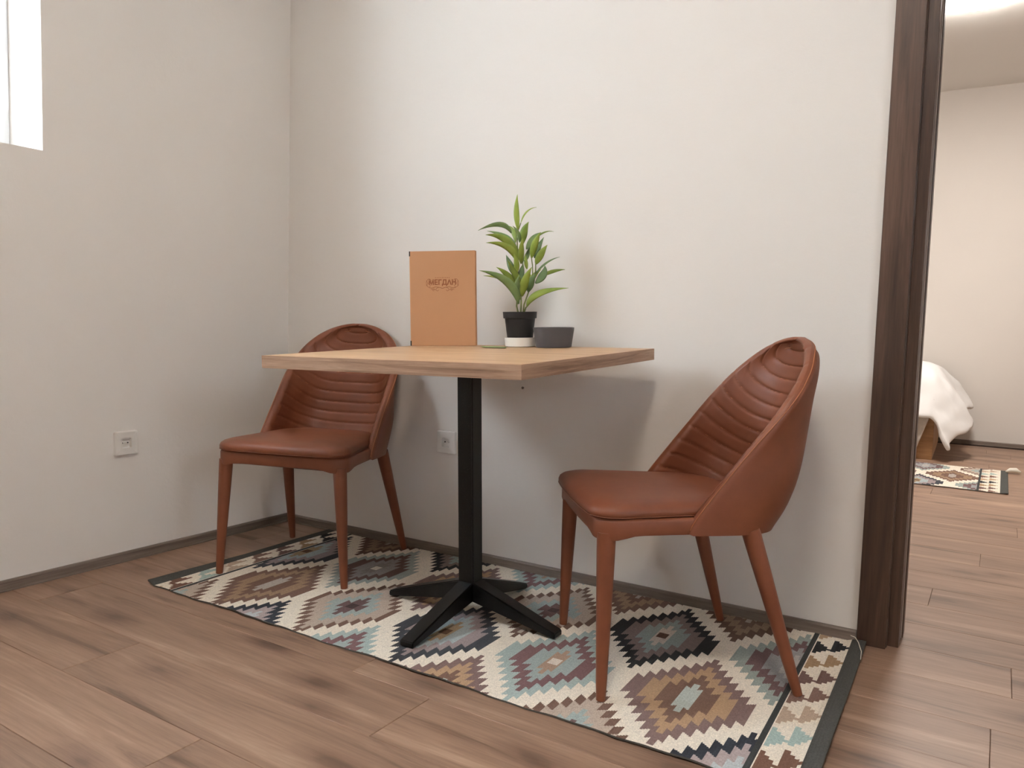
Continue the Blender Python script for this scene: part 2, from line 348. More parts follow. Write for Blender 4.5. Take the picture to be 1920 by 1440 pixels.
def rug_colours(A, B, lat, fx0, fx1, ex0, ex1):
    """A, B arrays in rug metres; field fx0..fx1, ends ex0..ex1 -> rgb array"""
    C = np.empty(A.shape+(3,)); C[:] = CRM
    st, sb, E0 = 0.0200, 0.0270, 0.246
    for (ca, cb, key) in lat:
        pal = PAL[key]; da = np.abs(A-ca); db = np.abs(B-cb)
        k = np.where(da < 0.0065, 0.25, np.ceil(da/st)); thin = key in ('tan',)
        saw = np.where(da < 0.0065, 0.0, 0.0135*(1-(da/st-np.floor(da/st))))      # slanted step ends
        rings = [(7, 0), ((6 if thin else 5), (1.35 if thin else 2)), (4 if thin else 3, 4), (2 if thin else 1.5, 6)]
        for ri, (K, cut) in enumerate(rings):
            if pal[ri] is None: continue
            m = (k <= K) & (db + sb*k + saw < E0 - sb*cut); C[m] = pal[ri]
        if pal[4] is not None: C[(da < 0.014) & (db < 0.017)] = pal[4]
    out = (A < fx0) | (A > fx1); C[out] = CRM
    for side in (0, 1):
        if side: d = A-fx1; ext = ex1-fx1
        else: d = fx0-A; ext = fx0-ex0
        line = (d > 0) & (d < 0.013); C[line] = (70, 72, 72)
        per = 0.108; band = 0.036
        for col in (0, 1):
            w0 = 0.014 + col*0.042
            bb = B + 0.6 - (per*0.30 if col else 0.0); n = np.floor(bb/per).astype(int); f = np.abs((bb/per - n) - 0.5)*per
            x = d - w0; step = np.where(x < 0.011, 0.043, np.where(x < 0.021, 0.030, np.where(x < 0.031, 0.018, 0.006)))
            m = (x > 0) & (x < 0.042) & (f < step)
            tc = np.array(TRI)[(-n + 4) % len(TRI)]; C[m] = tc[m]
        C[d > ext-band] = (86, 86, 83)
    return C
def make_rug(name, label, group, lat, x0, x1, fx0, fx1, yb, yf0, yf1, NA, NB, zfun, origin=(0, 0), rot=0.0):
    aa = np.linspace(x0, x1, NA+1); tt = np.linspace(0, 1, NB+1)
    A, T = np.meshgrid(aa, tt, indexing='ij'); front = yf0 + (yf1-yf0)*(A-x0)/(x1-x0)
    B = front + (yb-front)*T
    Z = zfun(A, B, T)
    wob = 0.0022*np.sin(A*23)*(1-T)**8 + 0.0012*np.sin(A*61)*(1-T)**8
    V = np.stack([A, B+wob, Z], -1).reshape(-1, 3)
    i, j = np.meshgrid(np.arange(NA), np.arange(NB), indexing='ij'); b0 = (i*(NB+1)+j).ravel()
    Fq = np.stack([b0, b0+NB+1, b0+NB+2, b0+1], -1)
    Ac = (A[:-1, :-1]+A[1:, 1:])/2; Bc = (B[:-1, :-1]+B[1:, 1:])/2
    Cc = rug_colours(Ac, Bc, lat, fx0, fx1, x0, x1).reshape(-1, 3)
    # skirt so that the cloth has thickness
    nV = len(V); ring = [x*(NB+1) for x in range(NA+1)] + [NA*(NB+1)+y for y in range(1, NB+1)] + [x*(NB+1)+NB for x in range(NA-1, -1, -1)] + [y for y in range(NB-1, 0, -1)]
    low = V[ring].copy(); low[:, 2] = np.maximum(low[:, 2]-0.0042, 0.0004)
    V = np.vstack([V, low]); m = len(ring); k = np.arange(m)
    Fs = np.stack([np.array(ring)[(k+1) % m], np.array(ring), nV+k, nV+(k+1) % m], -1)
    Fall = np.vstack([Fq, Fs]); me = bpy.data.meshes.new(name)
    me.vertices.add(len(V)); me.vertices.foreach_set('co', V.ravel())
    me.loops.add(Fall.size); me.loops.foreach_set('vertex_index', Fall.ravel().astype(np.int32))
    me.polygons.add(len(Fall)); me.polygons.foreach_set('loop_start', np.arange(0, Fall.size, 4, dtype=np.int32))
    me.update(calc_edges=True); me.validate()
    Cc = Cc*(1+rng.normal(0, 0.03, (len(Cc), 1)))
    s = np.clip(np.vstack([Cc, np.tile((84, 80, 74), (m, 1))])/255, 0, 1); L = np.where(s <= 0.04045, s/12.92, ((s+0.055)/1.055)**2.4)
    at = me.color_attributes.new('Col', 'FLOAT_COLOR', 'CORNER'); rgba = np.ones((len(Fall), 4)); rgba[:, :3] = L
    at.data.foreach_set('color', np.repeat(rgba, 4, axis=0).ravel().astype(np.float32))
    me.polygons.foreach_set('use_smooth', [True]*len(me.polygons)); me.materials.append(M['rug'])
    o = link(name, me); o.location = (origin[0], origin[1], 0); o.rotation_euler[2] = rot
    return tag(o, label, 'rug', group)
def z_main(A, B, T):
    z = np.full(A.shape, 0.0048) + 0.0008*np.sin(A*9+B*5)
    e = np.clip((A-2.155)/0.045, 0, 1); z += 0.011*np.sin(e*math.pi*0.62)*(0.75+0.25*np.sin(B*7))
    e = np.clip((0.285-A)/0.035, 0, 1); z += 0.010*e*np.clip(1.2-T*2.2, 0.15, 1)
    z += 0.0012*np.exp(-((A-2.075)/0.02)**2)
    z += 0.0025*(1-T)**12*(0.5+0.5*np.sin(A*11))
    return z
rug = make_rug('kilim_rug', 'long flatwoven rug of serrated diamonds under the table and both chairs', 'patterned flatwoven rugs', LAT, 0.25, 2.202, 0.372, 2.072, -0.0155, -0.800, -0.838, 780, 236, z_main)
# loose white thread at the corner by the door frame
bm = bmesh.new(); tube(bm, [(2.163, -0.02, .021), (2.176, -0.035, .024), (2.186, -0.055, .020), (2.199, -0.10, .014), (2.203, -0.15, .012)], 0.0011, 6); bm_obj('loose_thread', bm, 'paper', rug, True)

# ================================================================== table
TN = Vector((-0.019323, -0.033817, 0.999241)); TP = Vector((1.20366, -0.47105, 0.755))
tz = TN; txv = Vector((1, -0.00733, 0)); txv = (txv - tz*txv.dot(tz)).normalized(); tyv = tz.cross(txv)
TABM = Matrix(((txv.x, tyv.x, tz.x, TP.x), (txv.y, tyv.y, tz.y, TP.y), (txv.z, tyv.z, tz.z, TP.z), (0, 0, 0, 1)))
tab = thing('pedestal_table', 'square oak laminate bistro table on a black steel cross pedestal', 'table', (1.213, -0.4475, 0.0)); RZ = 0.0055
TI = Matrix.Translation((-1.213, 0.4475, 0))
sx, sy, th = 0.785/2, 0.765/2, 0.0325
def tpart(name, dims, mat, bev=0.0):
    o = box_obj(name, dims, mat, tab, bev); o.matrix_local = TI @ TABM; return o
tpart('tabletop', (-sx+.001, sx-.001, -sy+.001, sy-.001, -th, 0.0), 'top')
e = 0.0012
tpart('edge_band', (-sx, sx, -sy, -sy+e, -th, -0.0002), 'edge_x'); tpart('edge_band', (-sx, sx, sy-e, sy, -th, -0.0002), 'edge_x')
tpart('edge_band', (sx-e, sx, -sy+e, sy-e, -th, -0.0002), 'edge_y'); tpart('edge_band', (-sx, -sx+e, -sy+e, sy-e, -th, -0.0002), 'edge_y')
tpart('mounting_plate', (-0.085, 0.085, -0.085, 0.085, -th-0.006, -th), 'metal', 0.001)
ptop = Vector((1.2045, -0.4697, 0.722)) - Vector((1.213, -0.4475, 0)); pbot = Vector((0, 0, 0.055))
bm = bmesh.new(); hw = 0.0255
for z0, c in ((0, pbot), (1, ptop)): pass
A = [bm.verts.new(pbot + Vector((a*hw, b*hw, 0))) for a, b in ((-1, -1), (1, -1), (1, 1), (-1, 1))]; B = [bm.verts.new(ptop + Vector((a*hw, b*hw, 0.0))) for a, b in ((-1, -1), (1, -1), (1, 1), (-1, 1))]
for i in range(4): bm.faces.new((A[i], A[(i+1) % 4], B[(i+1) % 4], B[i]))
bm.faces.new(A[::-1]); bm.faces.new(B)
bmesh.ops.bevel(bm, geom=[e_ for e_ in bm.edges if abs((e_.verts[0].co-e_.verts[1].co).z) > .3], offset=0.004, segments=3, affect='EDGES')
bm_obj('post', bm, 'metal', tab)
for k in range(4):
    bm = bmesh.new(); L = 0.285
    # sloping square tube, local +x outward
    pf = [(0.012, 0.112, 0.055), (L, RZ+0.017, RZ+0.001)]
    R0 = [bm.verts.new((pf[0][0], s*0.0245, z)) for s, z in ((-1, pf[0][2]), (1, pf[0][2]), (1, pf[0][1]), (-1, pf[0][1]))]
    R1 = [bm.verts.new((pf[1][0], s*0.0215, z)) for s, z in ((-1, pf[1][2]), (1, pf[1][2]), (1, pf[1][1]), (-1, pf[1][1]))]
    for i in range(4): bm.faces.new((R0[i], R0[(i+1) % 4], R1[(i+1) % 4], R1[i]))
    bm.faces.new(R0[::-1]); bm.faces.new(R1)
    bmesh.ops.bevel(bm, geom=list(bm.edges), offset=0.003, segments=2, affect='EDGES')
    o = bm_obj('foot', bm, 'metal', tab); o.rotation_euler[2] = k*math.pi/2 - 0.02

# ================================================================== chairs
ZC = 0.8045                              # crest of the shell's mid surface
def rim_half(z): return 0.206*math.sqrt(max(0.0, 1-max(0.0, (z-0.585)/(ZC-0.585))**2.6))
def rim_v(z):
    a = (z-0.43)*0.80; b = -0.042
    k = 0.012; d = a-b; return b + 0.5*(d + math.sqrt(d*d + 4*k*k))
def back_v(z):
    t = max(0.0, (z-0.360)/(ZC-0.360)); return 0.214 + 0.128*t**0.85 - 0.016*math.exp(-(t/0.10)**2)
def shell_pt(s, z):
    a, vr, vb = rim_half(z), rim_v(z), back_v(z); D = max(vb-vr, 0.004)*(a/0.206)**0.55
    n = 3.0; t = s*math.pi/2
    u1 = a*math.copysign(abs(math.sin(t))**(2/n), t); v1 = vr + D*abs(math.cos(t))**(2/n)
    u2 = a*s; v2 = vr + D*(1-abs(s)**2.2)
    w = min(1, max(0, (z-0.46)/0.24)); w = w*w*(3-2*w)
    return Vector((u1*(1-w)+u2*w, v1*(1-w)+v2*w, z))
QP, QC = 0.0370, 0.080
def quilt_g(p, s):
    w = min(1, max(0, (p.z-0.46)/0.24)); return p.z - QC*abs(s)**(1.9 + 1.2*w)
def smooth_by_angle(o, ang=40):
    if hasattr(o.data, 'set_sharp_from_angle'): o.data.set_sharp_from_angle(angle=math.radians(ang))
def build_chair(name, label):
    root = thing(name, label, 'chair', group='brown leather dining chairs')
    NR, NC = 190, 90; z0, z1 = 0.3685, ZC-0.0008
    zs = [z0 + (z1-z0)*(1-(1-i/NR)**1.7) for i in range(NR+1)]
    def scol(j):
        x = -1+2*j/NC; return math.copysign(1-(1-abs(x))**1.25, x)
    ss = [scol(j) for j in range(NC+1)]
    P = [[shell_pt(s, z) for s in ss] for z in zs]
    Nn = [[None]*(NC+1) for _ in zs]
    for i in range(NR+1):
        for j in range(NC+1):
            du = P[i][min(j+1, NC)]-P[i][max(j-1, 0)]; dz = P[min(i+1, NR)][j]-P[max(i-1, 0)][j]
            n = dz.cross(du)
            n = n.normalized() if n.length > 1e-12 else Vector((0, 1, 0))
            if n.dot(P[i][j]-Vector((0, -0.2, 0.55))) < 0: n = -n
            w = min(1, max(0, (zs[i]-(ZC-0.045))/0.03))
            if w > 0:                      # near the crest the sheet is almost flat: take its slope along the row
                fu = du.y/du.x if abs(du.x) > 1e-7 else 0
                m = Vector((-fu, 1, -0.36)).normalized(); n = n.lerp(m, w).normalized()
            Nn[i][j] = n
    TO, TIn = 0.013, 0.015
    path = [(i, 0) for i in range(NR+1)] + [(NR, j) for j in range(1, NC)] + [(i, NC) for i in range(NR, -1, -1)]
    edge, edge_s = [], []
    for k, (i, j) in enumerate(path):
        pa, pb = path[max(k-1, 0)], path[min(k+1, len(path)-1)]
        ka, kb = path[max(k-3, 0)], path[min(k+3, len(path)-1)]
        T = (P[kb[0]][kb[1]]-P[ka[0]][ka[1]]).normalized(); n = Nn[i][j]
        t = T.cross(n); cen = Vector((0, 0.20, 0.60))
        if t.dot(P[i][j]-cen) < 0: t = -t
        edge.append((P[i][j], n, t.normalized())); edge_s.append(ss[j])
    # outer shell with outer half of the rolled rim
    def grid(off, inner):
        V = []
        for i in range(NR+1):
            for j in range(NC+1):
                p, n = P[i][j], Nn[i][j]
                if inner:
                    g = quilt_g(p, ss[j])/QP; fr_ = abs(g-math.floor(g)-0.5)*2       # 1 at stitch, 0 mid
                    puff = 0.0052*math.sqrt(max(0, 1-fr_**5)) if p.z < z1-0.012 else 0.004
                    V.append(p - n*(TIn-0.003+puff))
                else: V.append(p + n*off)
        Fc = []
        for i in range(NR):
            for j in range(NC):
                a = i*(NC+1)+j; Fc.append((a, a+1, a+NC+2, a+NC+1))
        return V, Fc
    V, Fc = grid(TO, False)
    prev = [i*(NC+1)+j for i, j in path]
    for ang in (30, 60, 90):
        c, s_ = math.cos(math.radians(ang)), math.sin(math.radians(ang)); base = len(V)
        V += [p + n*TO*c + t*TO*s_ for p, n, t in edge]; cur = list(range(base, base+len(edge)))
        Fc += [(prev[k], prev[k+1], cur[k+1], cur[k]) for k in range(len(edge)-1)]; prev = cur
    shell = o = mesh_obj('backrest_shell', V, Fc, 'leather', root, True)
    bmx = bmesh.new(); bmx.from_mesh(o.data); bmesh.ops.recalc_face_normals(bmx, faces=bmx.faces); bmx.to_mesh(o.data); bmx.free()
    V, Fc = grid(0, True); prev = [i*(NC+1)+j for i, j in path]
    for ang in (150, 120, 90):
        base = len(V); c, s_ = math.cos(math.radians(ang)), math.sin(math.radians(ang))
        for (p, n, t), s1 in zip(edge, edge_s):
            g = quilt_g(p, s1)/QP; f2 = abs(g-math.floor(g)-0.5)*2; d = -0.0014*max(0, (f2-0.75)/0.25) if ang > 95 else 0
            V.append(p + n*(TIn*c if c < 0 else TO*c) + t*(TO*s_ + d))
        cur = list(range(base, base+len(edge))); Fc += [(prev[k], prev[k+1], cur[k+1], cur[k]) for k in range(len(edge)-1)]; prev = cur
    pad = o = mesh_obj('backrest_pad', V, Fc, 'leather', root, True)
    bmx = bmesh.new(); bmx.from_mesh(o.data); bmesh.ops.recalc_face_normals(bmx, faces=bmx.faces); bmx.to_mesh(o.data); bmx.free()
    # rim seam
    bm = bmesh.new(); c, s_ = math.cos(math.radians(48)), math.sin(math.radians(48))
    tube(bm, [p + n*(TO*c+0.0003) + t*(TO*s_+0.0003) for p, n, t in edge[::3]], 0.0011, 6); bm_obj('rim_seam', bm, 'thread', shell, True)
    # quilting stitches: follow the groove g = m*QP
    for m in range(int(0.36/QP), int(0.80/QP)+1):
        g0 = m*QP; pts = []
        for q in range(-46, 47):
            s = q/46*0.985; lo, hi = z0+0.005, z1-0.0005
            if (quilt_g(shell_pt(s, lo), s)-g0)*(quilt_g(shell_pt(s, hi), s)-g0) > 0: continue
            for _ in range(26):
                md = (lo+hi)/2
                if quilt_g(shell_pt(s, md), s) < g0: lo = md
                else: hi = md
            z = (lo+hi)/2; p = shell_pt(s, z)
            if p.z < 0.425: continue
            h = 0.004; du = shell_pt(min(1, s+h), z)-shell_pt(max(-1, s-h), z); dz = shell_pt(s, min(z+h, z1))-shell_pt(s, z-h); n = dz.cross(du).normalized()
            if n.dot(p-Vector((0, -0.2, 0.55))) < 0: n = -n
            pts.append((s, p - n*(TIn-0.003+0.0012)))
        runs, cur = [], []
        for s, p in pts:
            if cur and s-cur[-1][0] > 0.03: runs.append(cur); cur = []
            cur.append((s, p))
        runs.append(cur)
        for rn in runs:
            if len(rn) > 4:
                bm = bmesh.new(); tube(bm, [p for _, p in rn], 0.0009, 5, False); bm_obj('stitch_line', bm, 'thread', pad, True)
    # seat frame and cushion
    def outline(hw_f, hw_b, vf, vb, rf, rb, bow=0.008, N=14):
        pts = []
        for cx, cy, r, a0 in ((hw_b-rb, vb-rb, rb, 0), (-hw_b+rb, vb-rb, rb, 90), (-hw_f+rf, vf+rf, rf, 180), (hw_f-rf, vf+rf, rf, 270)):
            for k in range(N+1):
                a = math.radians(a0+90*k/N); pts.append([cx+r*math.cos(a), cy+r*math.sin(a)])
        # densify and bow the front edge
        out = []
        for k in range(len(pts)):
            p, q = pts[k], pts[(k+1) % len(pts)]; d = math.hypot(q[0]-p[0], q[1]-p[1]); n = max(1, int(d/0.02))
            for m in range(n): out.append([p[0]+(q[0]-p[0])*m/n, p[1]+(q[1]-p[1])*m/n])
        for p in out:
            if p[1] < vf+0.12: p[1] -= bow*(1-(p[0]/hw_f)**2)*min(1, (vf+0.12-p[1])/0.12)
        return out
    def loops_obj(nm, pts, loops, mat, cz, close_bottom=True):
        V, Fc = [], []; n = len(pts); cx = 0; cy = sum(p[1] for p in pts)/n
        for sc, z in loops:
            for p in pts:
                zz = z(p) if callable(z) else z
                V.append((cx+(p[0]-cx)*sc, cy+(p[1]-cy)*sc, zz))
        for L_ in range(len(loops)-1):
            for k in range(n): Fc.append((L_*n+k, L_*n+(k+1) % n, (L_+1)*n+(k+1) % n, (L_+1)*n+k))
        V.append((cx, cy, cz)); top = len(V)-1; b = (len(loops)-1)*n
        for k in range(n): Fc.append((b+k, b+(k+1) % n, top))
        if close_bottom: Fc.append(tuple(range(n))[::-1])
        o = mesh_obj(nm, V, Fc, mat, root, True); return o
    fp = outline(0.2245, 0.205, -0.252, 0.185, 0.045, 0.13)
    def zb(p):
        d = min(math.hypot(p[0]-q, p[1]+0.225) for q in (-0.20, 0.20)); return 0.3695 - 0.0105*math.exp(-(d/0.05)**4)
    o = loops_obj('seat_frame', fp, [(0.965, lambda p: zb(p)+0.003), (0.99, zb), (1.0, lambda p: zb(p)+0.006), (1.0, 0.399), (0.99, 0.405), (0.96, 0.407)], 'leather', 0.407); smooth_by_angle(o, 70)
    cp = outline(0.2255, 0.192, -0.262, 0.155, 0.055, 0.12, 0.012)
    cush = o = loops_obj('seat_cushion', cp, [(0.955, 0.4075), (0.985, 0.4085), (1.0, 0.4145), (1.0, 0.421), (0.985, 0.4285), (0.95, 0.4345), (0.88, 0.4395), (0.75, 0.4435), (0.55, 0.4465), (0.3, 0.4485)], 'leather', 0.449)
    # cushion seam
    n_ = len(cp); cyy = sum(p[1] for p in cp)/n_; bm = bmesh.new()
    ring = [(p[0]*0.998, cyy+(p[1]-cyy)*0.998, 0.4105) for p in cp]; ring.append(ring[0]); tube(bm, ring, 0.0012, 6, False); bm_obj('cushion_seam', bm, 'leather', cush, True)
    # legs
    for s in (-1, 1):
        for (tp_, ft) in (((s*0.1995, -0.2265, 0.374), (s*0.2215, -0.231, 0.0)), ((s*0.186, 0.114, 0.374), (s*0.228, 0.229, 0.0))):
            bm = bmesh.new(); a, b = Vector(tp_), Vector(ft); n = 10
            tube(bm, [a.lerp(b, k/n) for k in range(n+1)], [0.0215-(0.0215-0.0112)*(k/n)**1.15 for k in range(n)]+[0.0106], 20); o = bm_obj('leg', bm, 'leather', root, True); smooth_by_angle(o, 50)
    return root
def copy_tree(o, parent=None):
    c = o.copy(); COL.objects.link(c); c.parent = parent
    for ch in list(o.children): copy_tree(ch, c)
    return c
ch1 = build_chair('dining_chair', 'brown quilted leather dining chair at the right of the table, nearest the doorway')
ch1.location = (1.7822, -0.3897, 0.0058); ch1.rotation_euler[2] = math.radians(37.81-90)
ch2 = copy_tree(ch1); ch2['label'] = 'brown quilted leather dining chair in the left corner, partly hidden by the tabletop'
ch2.location = (0.4965, -0.3298, 0.0058); ch2.rotation_euler[2] = math.radians(106.0-90)

# ================================================================== things on the table
def on_table(x, y, rot=0.0):
    """matrix standing on the tabletop at world x, y"""
    z = TP.z - (TN.x*(x-TP.x) + TN.y*(y-TP.y))/TN.z + 0.0006
    return Matrix(((txv.x, tyv.x, tz.x, x), (txv.y, tyv.y, tz.y, y), (txv.z, tyv.z, tz.z, z), (0, 0, 0, 1))) @ Matrix.Rotation(rot, 4, 'Z')
# menu folder
fo = thing('menu_folder', 'tan kraft menu folder with a printed emblem standing upright on the table', 'folder', matrix=on_table(0.9185, -0.1962, math.atan2(0.0848, 0.1966)))
fw, fh = 0.2142, 0.305
cover = box_obj('front_cover', (-fw/2, fw/2, 0.0, 0.0025, 0, fh), 'kraft', fo, 0.0006); box_obj('back_cover', (-fw/2, fw/2, 0.020, 0.0225, 0, fh), 'kraft', fo, 0.0006)
box_obj('spine', (-fw/2-0.0022, -fw/2+0.0003, 0.0, 0.0225, 0, fh), 'kraft_edge', fo, 0.0006)
box_obj('pages', (-fw/2+0.002, fw/2-0.006, 0.004, 0.0185, 0.004, fh-0.004), 'paper', fo)
for z in (0, fh-0.016): box_obj('corner_guard', (-fw/2-0.0032, -fw/2+0.0008, -0.0005, 0.0235, z, z+0.016), 'black_corner', fo, 0.0005)
# emblem: lettering and scroll lines printed on the cover
def text_mesh(name, s, size, x, z, parent, bold=0.0, xs=1.0):
    cu = bpy.data.curves.new(name, 'FONT'); cu.body = s; cu.size = size; cu.align_x = 'CENTER'; cu.align_y = 'CENTER'; cu.offset = bold; cu.extrude = 0.0002
    t = bpy.data.objects.new(name, cu); COL.objects.link(t); bpy.context.view_layer.update()
    me = bpy.data.meshes.new_from_object(t.evaluated_get(bpy.context.evaluated_depsgraph_get())); bpy.data.objects.remove(t)
    me.materials.clear(); me.materials.append(M['print'])
    o = link(name, me, parent); o.rotation_euler = (math.pi/2, 0, 0); o.location = (x, -0.0003, z); o.scale = (xs, 1, 1); return o
ex, ez = -0.001, fh*0.665
text_mesh('emblem_lettering', 'МЕГДАН', 0.0225, ex, ez+0.001, cover, 0.0008, 0.95)
bm = bmesh.new()
def scroll(pts, w=0.0006):
    pts = [Vector(p) for p in pts]; prev = None
    for i, p in enumerate(pts):
        t = (pts[min(i+1, len(pts)-1)]-pts[max(i-1, 0)]).normalized(); n = Vector((-t.y, t.x))*w
        a = bm.verts.new((p.x+n.x, -0.0004, p.y+n.y)); b = bm.verts.new((p.x-n.x, -0.0004, p.y-n.y))
        if prev: bm.faces.new((prev[0], prev[1], b, a))
        prev = (a, b)
def arc(cx, cz, r, a0, a1, n=14, k=1.0): return [(cx+(r*(1+(k-1)*i/n))*math.cos(math.radians(a0+(a1-a0)*i/n)), cz+(r*(1+(k-1)*i/n))*math.sin(math.radians(a0+(a1-a0)*i/n))) for i in range(n+1)]
for s in (-1, 1):
    mx = lambda L: [(ex+s*x, ez+z) for x, z in L]
    scroll(mx(arc(0.043, 0.0065, 0.0085, -60, 250, 20, 0.5)), 0.0006); scroll(mx(arc(0.044, -0.008, 0.0075, 70, -200, 18, 0.5)), 0.0006)
    scroll(mx([(0.052, 0.008), (0.0535, 0.0), (0.052, -0.010)])); scroll(mx([(0.044, -0.0155), (0.034, -0.0165), (0.022, -0.0125), (0.010, -0.0145), (0.0, -0.0175)]), 0.0008)
    scroll(mx(arc(0.016, -0.0215, 0.006, 120, -170, 16, 0.55))); scroll(mx(arc(0.029, -0.0225, 0.0042, 160, -120, 14, 0.6))); scroll(mx([(0.022, -0.0225), (0.036, -0.020), (0.0385, -0.0225)]))
for i in range(9):
    x = ex+(i-4)*0.0056; scroll([(x-0.0013, ez+0.0165), (x+0.0013, ez+0.0165)], 0.0011)
bm_obj('emblem_scrollwork', bm, 'print', cover)
# bowl
bw = lathe_obj('bowl', [(0, 0), (0.050, 0), (0.0545, 0.0015), (0.0630, 0.058), (0.0632, 0.0598), (0.0612, 0.0602), (0.0600, 0.058), (0.0525, 0.006), (0, 0.005)], 'bowl'); bw.matrix_world = on_table(1.2945, -0.143)
tag(bw, 'dark grey shallow flared bowl on the table beside the potted plant', 'bowl')
# dish, pot, plant
ds = lathe_obj('dish', [(0, 0), (0.044, 0), (0.0468, 0.002), (0.0488, 0.026), (0.0488, 0.0285), (0.0468, 0.0290), (0.0455, 0.027), (0.0445, 0.010), (0, 0.0095)], 'dish'); ds.matrix_world = on_table(1.1775, -0.1465)
tag(ds, 'small white round dish under the black plant pot', 'dish')
pm = on_table(1.1775, -0.1465) @ Matrix.Translation((0, 0, 0.0100))
pot = thing('potted_plant', 'green leafy artificial plant in a black pot set in a white dish', 'plant', matrix=pm)
pot_part = lathe_obj('pot', [(0, 0), (0.036, 0), (0.0385, 0.002), (0.0475, 0.078), (0.0520, 0.0785), (0.0535, 0.0985), (0.0518, 0.0985), (0.050, 0.082), (0.046, 0.078), (0, 0.077)], 'pot', pot)
lathe_obj('soil', [(0, 0.090), (0.025, 0.089), (0.0505, 0.086), (0.0505, 0.080)], 'soil', pot_part, 24)
# plant geometry given in a vertical frame facing the camera: q = right, d = away, h = up
pv = pm.translation; vd = Vector((pv.x-CAM[0], pv.y-CAM[1], 0)).normalized(); vr = Vector((vd.y, -vd.x, 0))
toloc = pm.inverted()
MPX = 2.42/F_PX/4.364     # metres per pixel of the study crop at the plant's distance
BX, BYP, BH = 1022, 1030, 0.0985
def PP(x, y, d):
    w = pv + vr*((x-BX)*MPX) + vd*d + Vector((0, 0, 1))*(BH + (BYP-y)*MPX); return toloc @ w
def bez(pts, n):
    P0, P1, P2 = pts; C = P1*2 - (P0+P2)*0.5
    return [P0*(1-t)**2 + C*2*t*(1-t) + P2*t*t for t in [i/n for i in range(n+1)]]
LEAVES = [((980,370),(962,220),(966,84),52,0,0.2),((1000,312),(1045,215),(1125,170),17,.02,1.0),((925,396),(830,330),(655,386),46,-.01,.35),((962,470),(935,372),(868,324),44,.02,.4),
 ((970,515),(880,420),(722,368),48,.03,.3),((982,600),(885,458),(720,424),70,-.02,.3),((985,640),(905,520),(728,492),64,-.035,.3),((972,745),(925,650),(885,560),62,.035,.25),
 ((1020,482),(1028,385),(1064,308),72,-.015,.2),((1052,522),(1105,430),(1168,376),58,.02,.35),((1062,500),(1170,385),(1275,358),20,.035,1.0),((1096,592),(1118,485),(1160,395),66,-.03,.2),
 ((1120,592),(1148,505),(1192,416),52,.01,.4),((1132,642),(1170,560),(1220,486),68,-.01,.2),((1130,720),(1222,622),(1330,570),20,.02,1.0),((1012,642),(1010,540),(1018,450),54,-.04,.15),
 ((1062,682),(1050,620),(1044,555),36,.01,.3),((1132,795),(1195,722),(1205,648),72,0,.3),((1180,735),(1275,690),(1378,668),36,.03,.5),((1078,868),(1095,790),(1132,722),72,-.02,.25),
 ((1028,905),(1048,785),(1098,678),76,-.045,.2),((1000,865),(920,752),(812,676),62,-.015,.3),((1000,968),(905,795),(680,714),78,-.04,.25),((1010,932),(930,790),(705,742),56,.01,.35),
 ((1012,790),(1018,705),(1030,640),56,.0,.2),((1070,986),(1165,880),(1398,832),62,-.03,.3),((975,720),(975,640),(950,560),52,-.02,.3),((1005,900),(985,820),(1000,740),56,-.03,.2),((990,560),(930,470),(830,400),44,.045,.4),((1035,620),(1062,560),(1085,470),44,.03,.3),((1020,820),(960,720),(900,620),58,-.03,.25),((1085,800),(1120,730),(1180,670),50,.04,.35),((995,470),(980,400),(935,345),36,-.02,.4),((1045,860),(1075,790),(1090,700),52,.03,.25)]
stems = [[(1000,1045),(985,985),(990,860),(985,640),(975,460),(980,372),(1000,312)], [(1020,1045),(1022,960),(1018,880),(1020,720),(1030,560),(1018,480)],
         [(1040,1045),(1045,970),(1075,880),(1110,760),(1105,650),(1095,592)], [(1045,1045),(1060,995),(1072,984)], [(1110,760),(1132,700),(1130,640)]]
for st in stems:
    bm = bmesh.new(); n = len(st); tube(bm, [PP(x, y, 0.0) for x, y in st], [0.0026-0.0014*k/n for k in range(n)], 8); bm_obj('stem', bm, 'stem', pot, True)
for li, (a, b, c, w, d, twist) in enumerate(LEAVES):
    p0, p1, p2 = PP(*a, d*0.25), PP(*b, d*0.9), PP(*c, d*1.5)
    n = 12; cen = bez((p0, p1, p2), n); wid = w*MPX*0.5
    view = (toloc.to_3x3() @ vd).normalized()
    V, Fc = [], []
    for i, p in enumerate(cen):
        t = i/n; T = (cen[min(i+1, n)]-cen[max(i-1, 0)]).normalized(); side = T.cross(view).normalized()
        side = (side*math.cos(twist*1.1) + view*math.sin(twist*1.1)).normalized(); nn = side.cross(T)
        hwid = 0.88*wid*max(0.02, math.sin(math.pi*min(1, (t*0.97+0.03))**0.80)**1.0)/max(0.35, math.cos(twist*1.1)) if i < n else 0.0003
        for q in (-1, -0.5, 0, 0.5, 1): V.append(p + side*hwid*q - nn*(0.22*hwid*(1-abs(q))) )
    for i in range(n):
        for q in range(4): k = i*5+q; Fc.append((k, k+1, k+6, k+5))
    o = mesh_obj('leaf', V, Fc, 'leaf1' if li % 5 in (0, 1, 3) else 'leaf2', pot, True)
    sm = o.modifiers.new('thick', 'SOLIDIFY'); sm.thickness = 0.0006
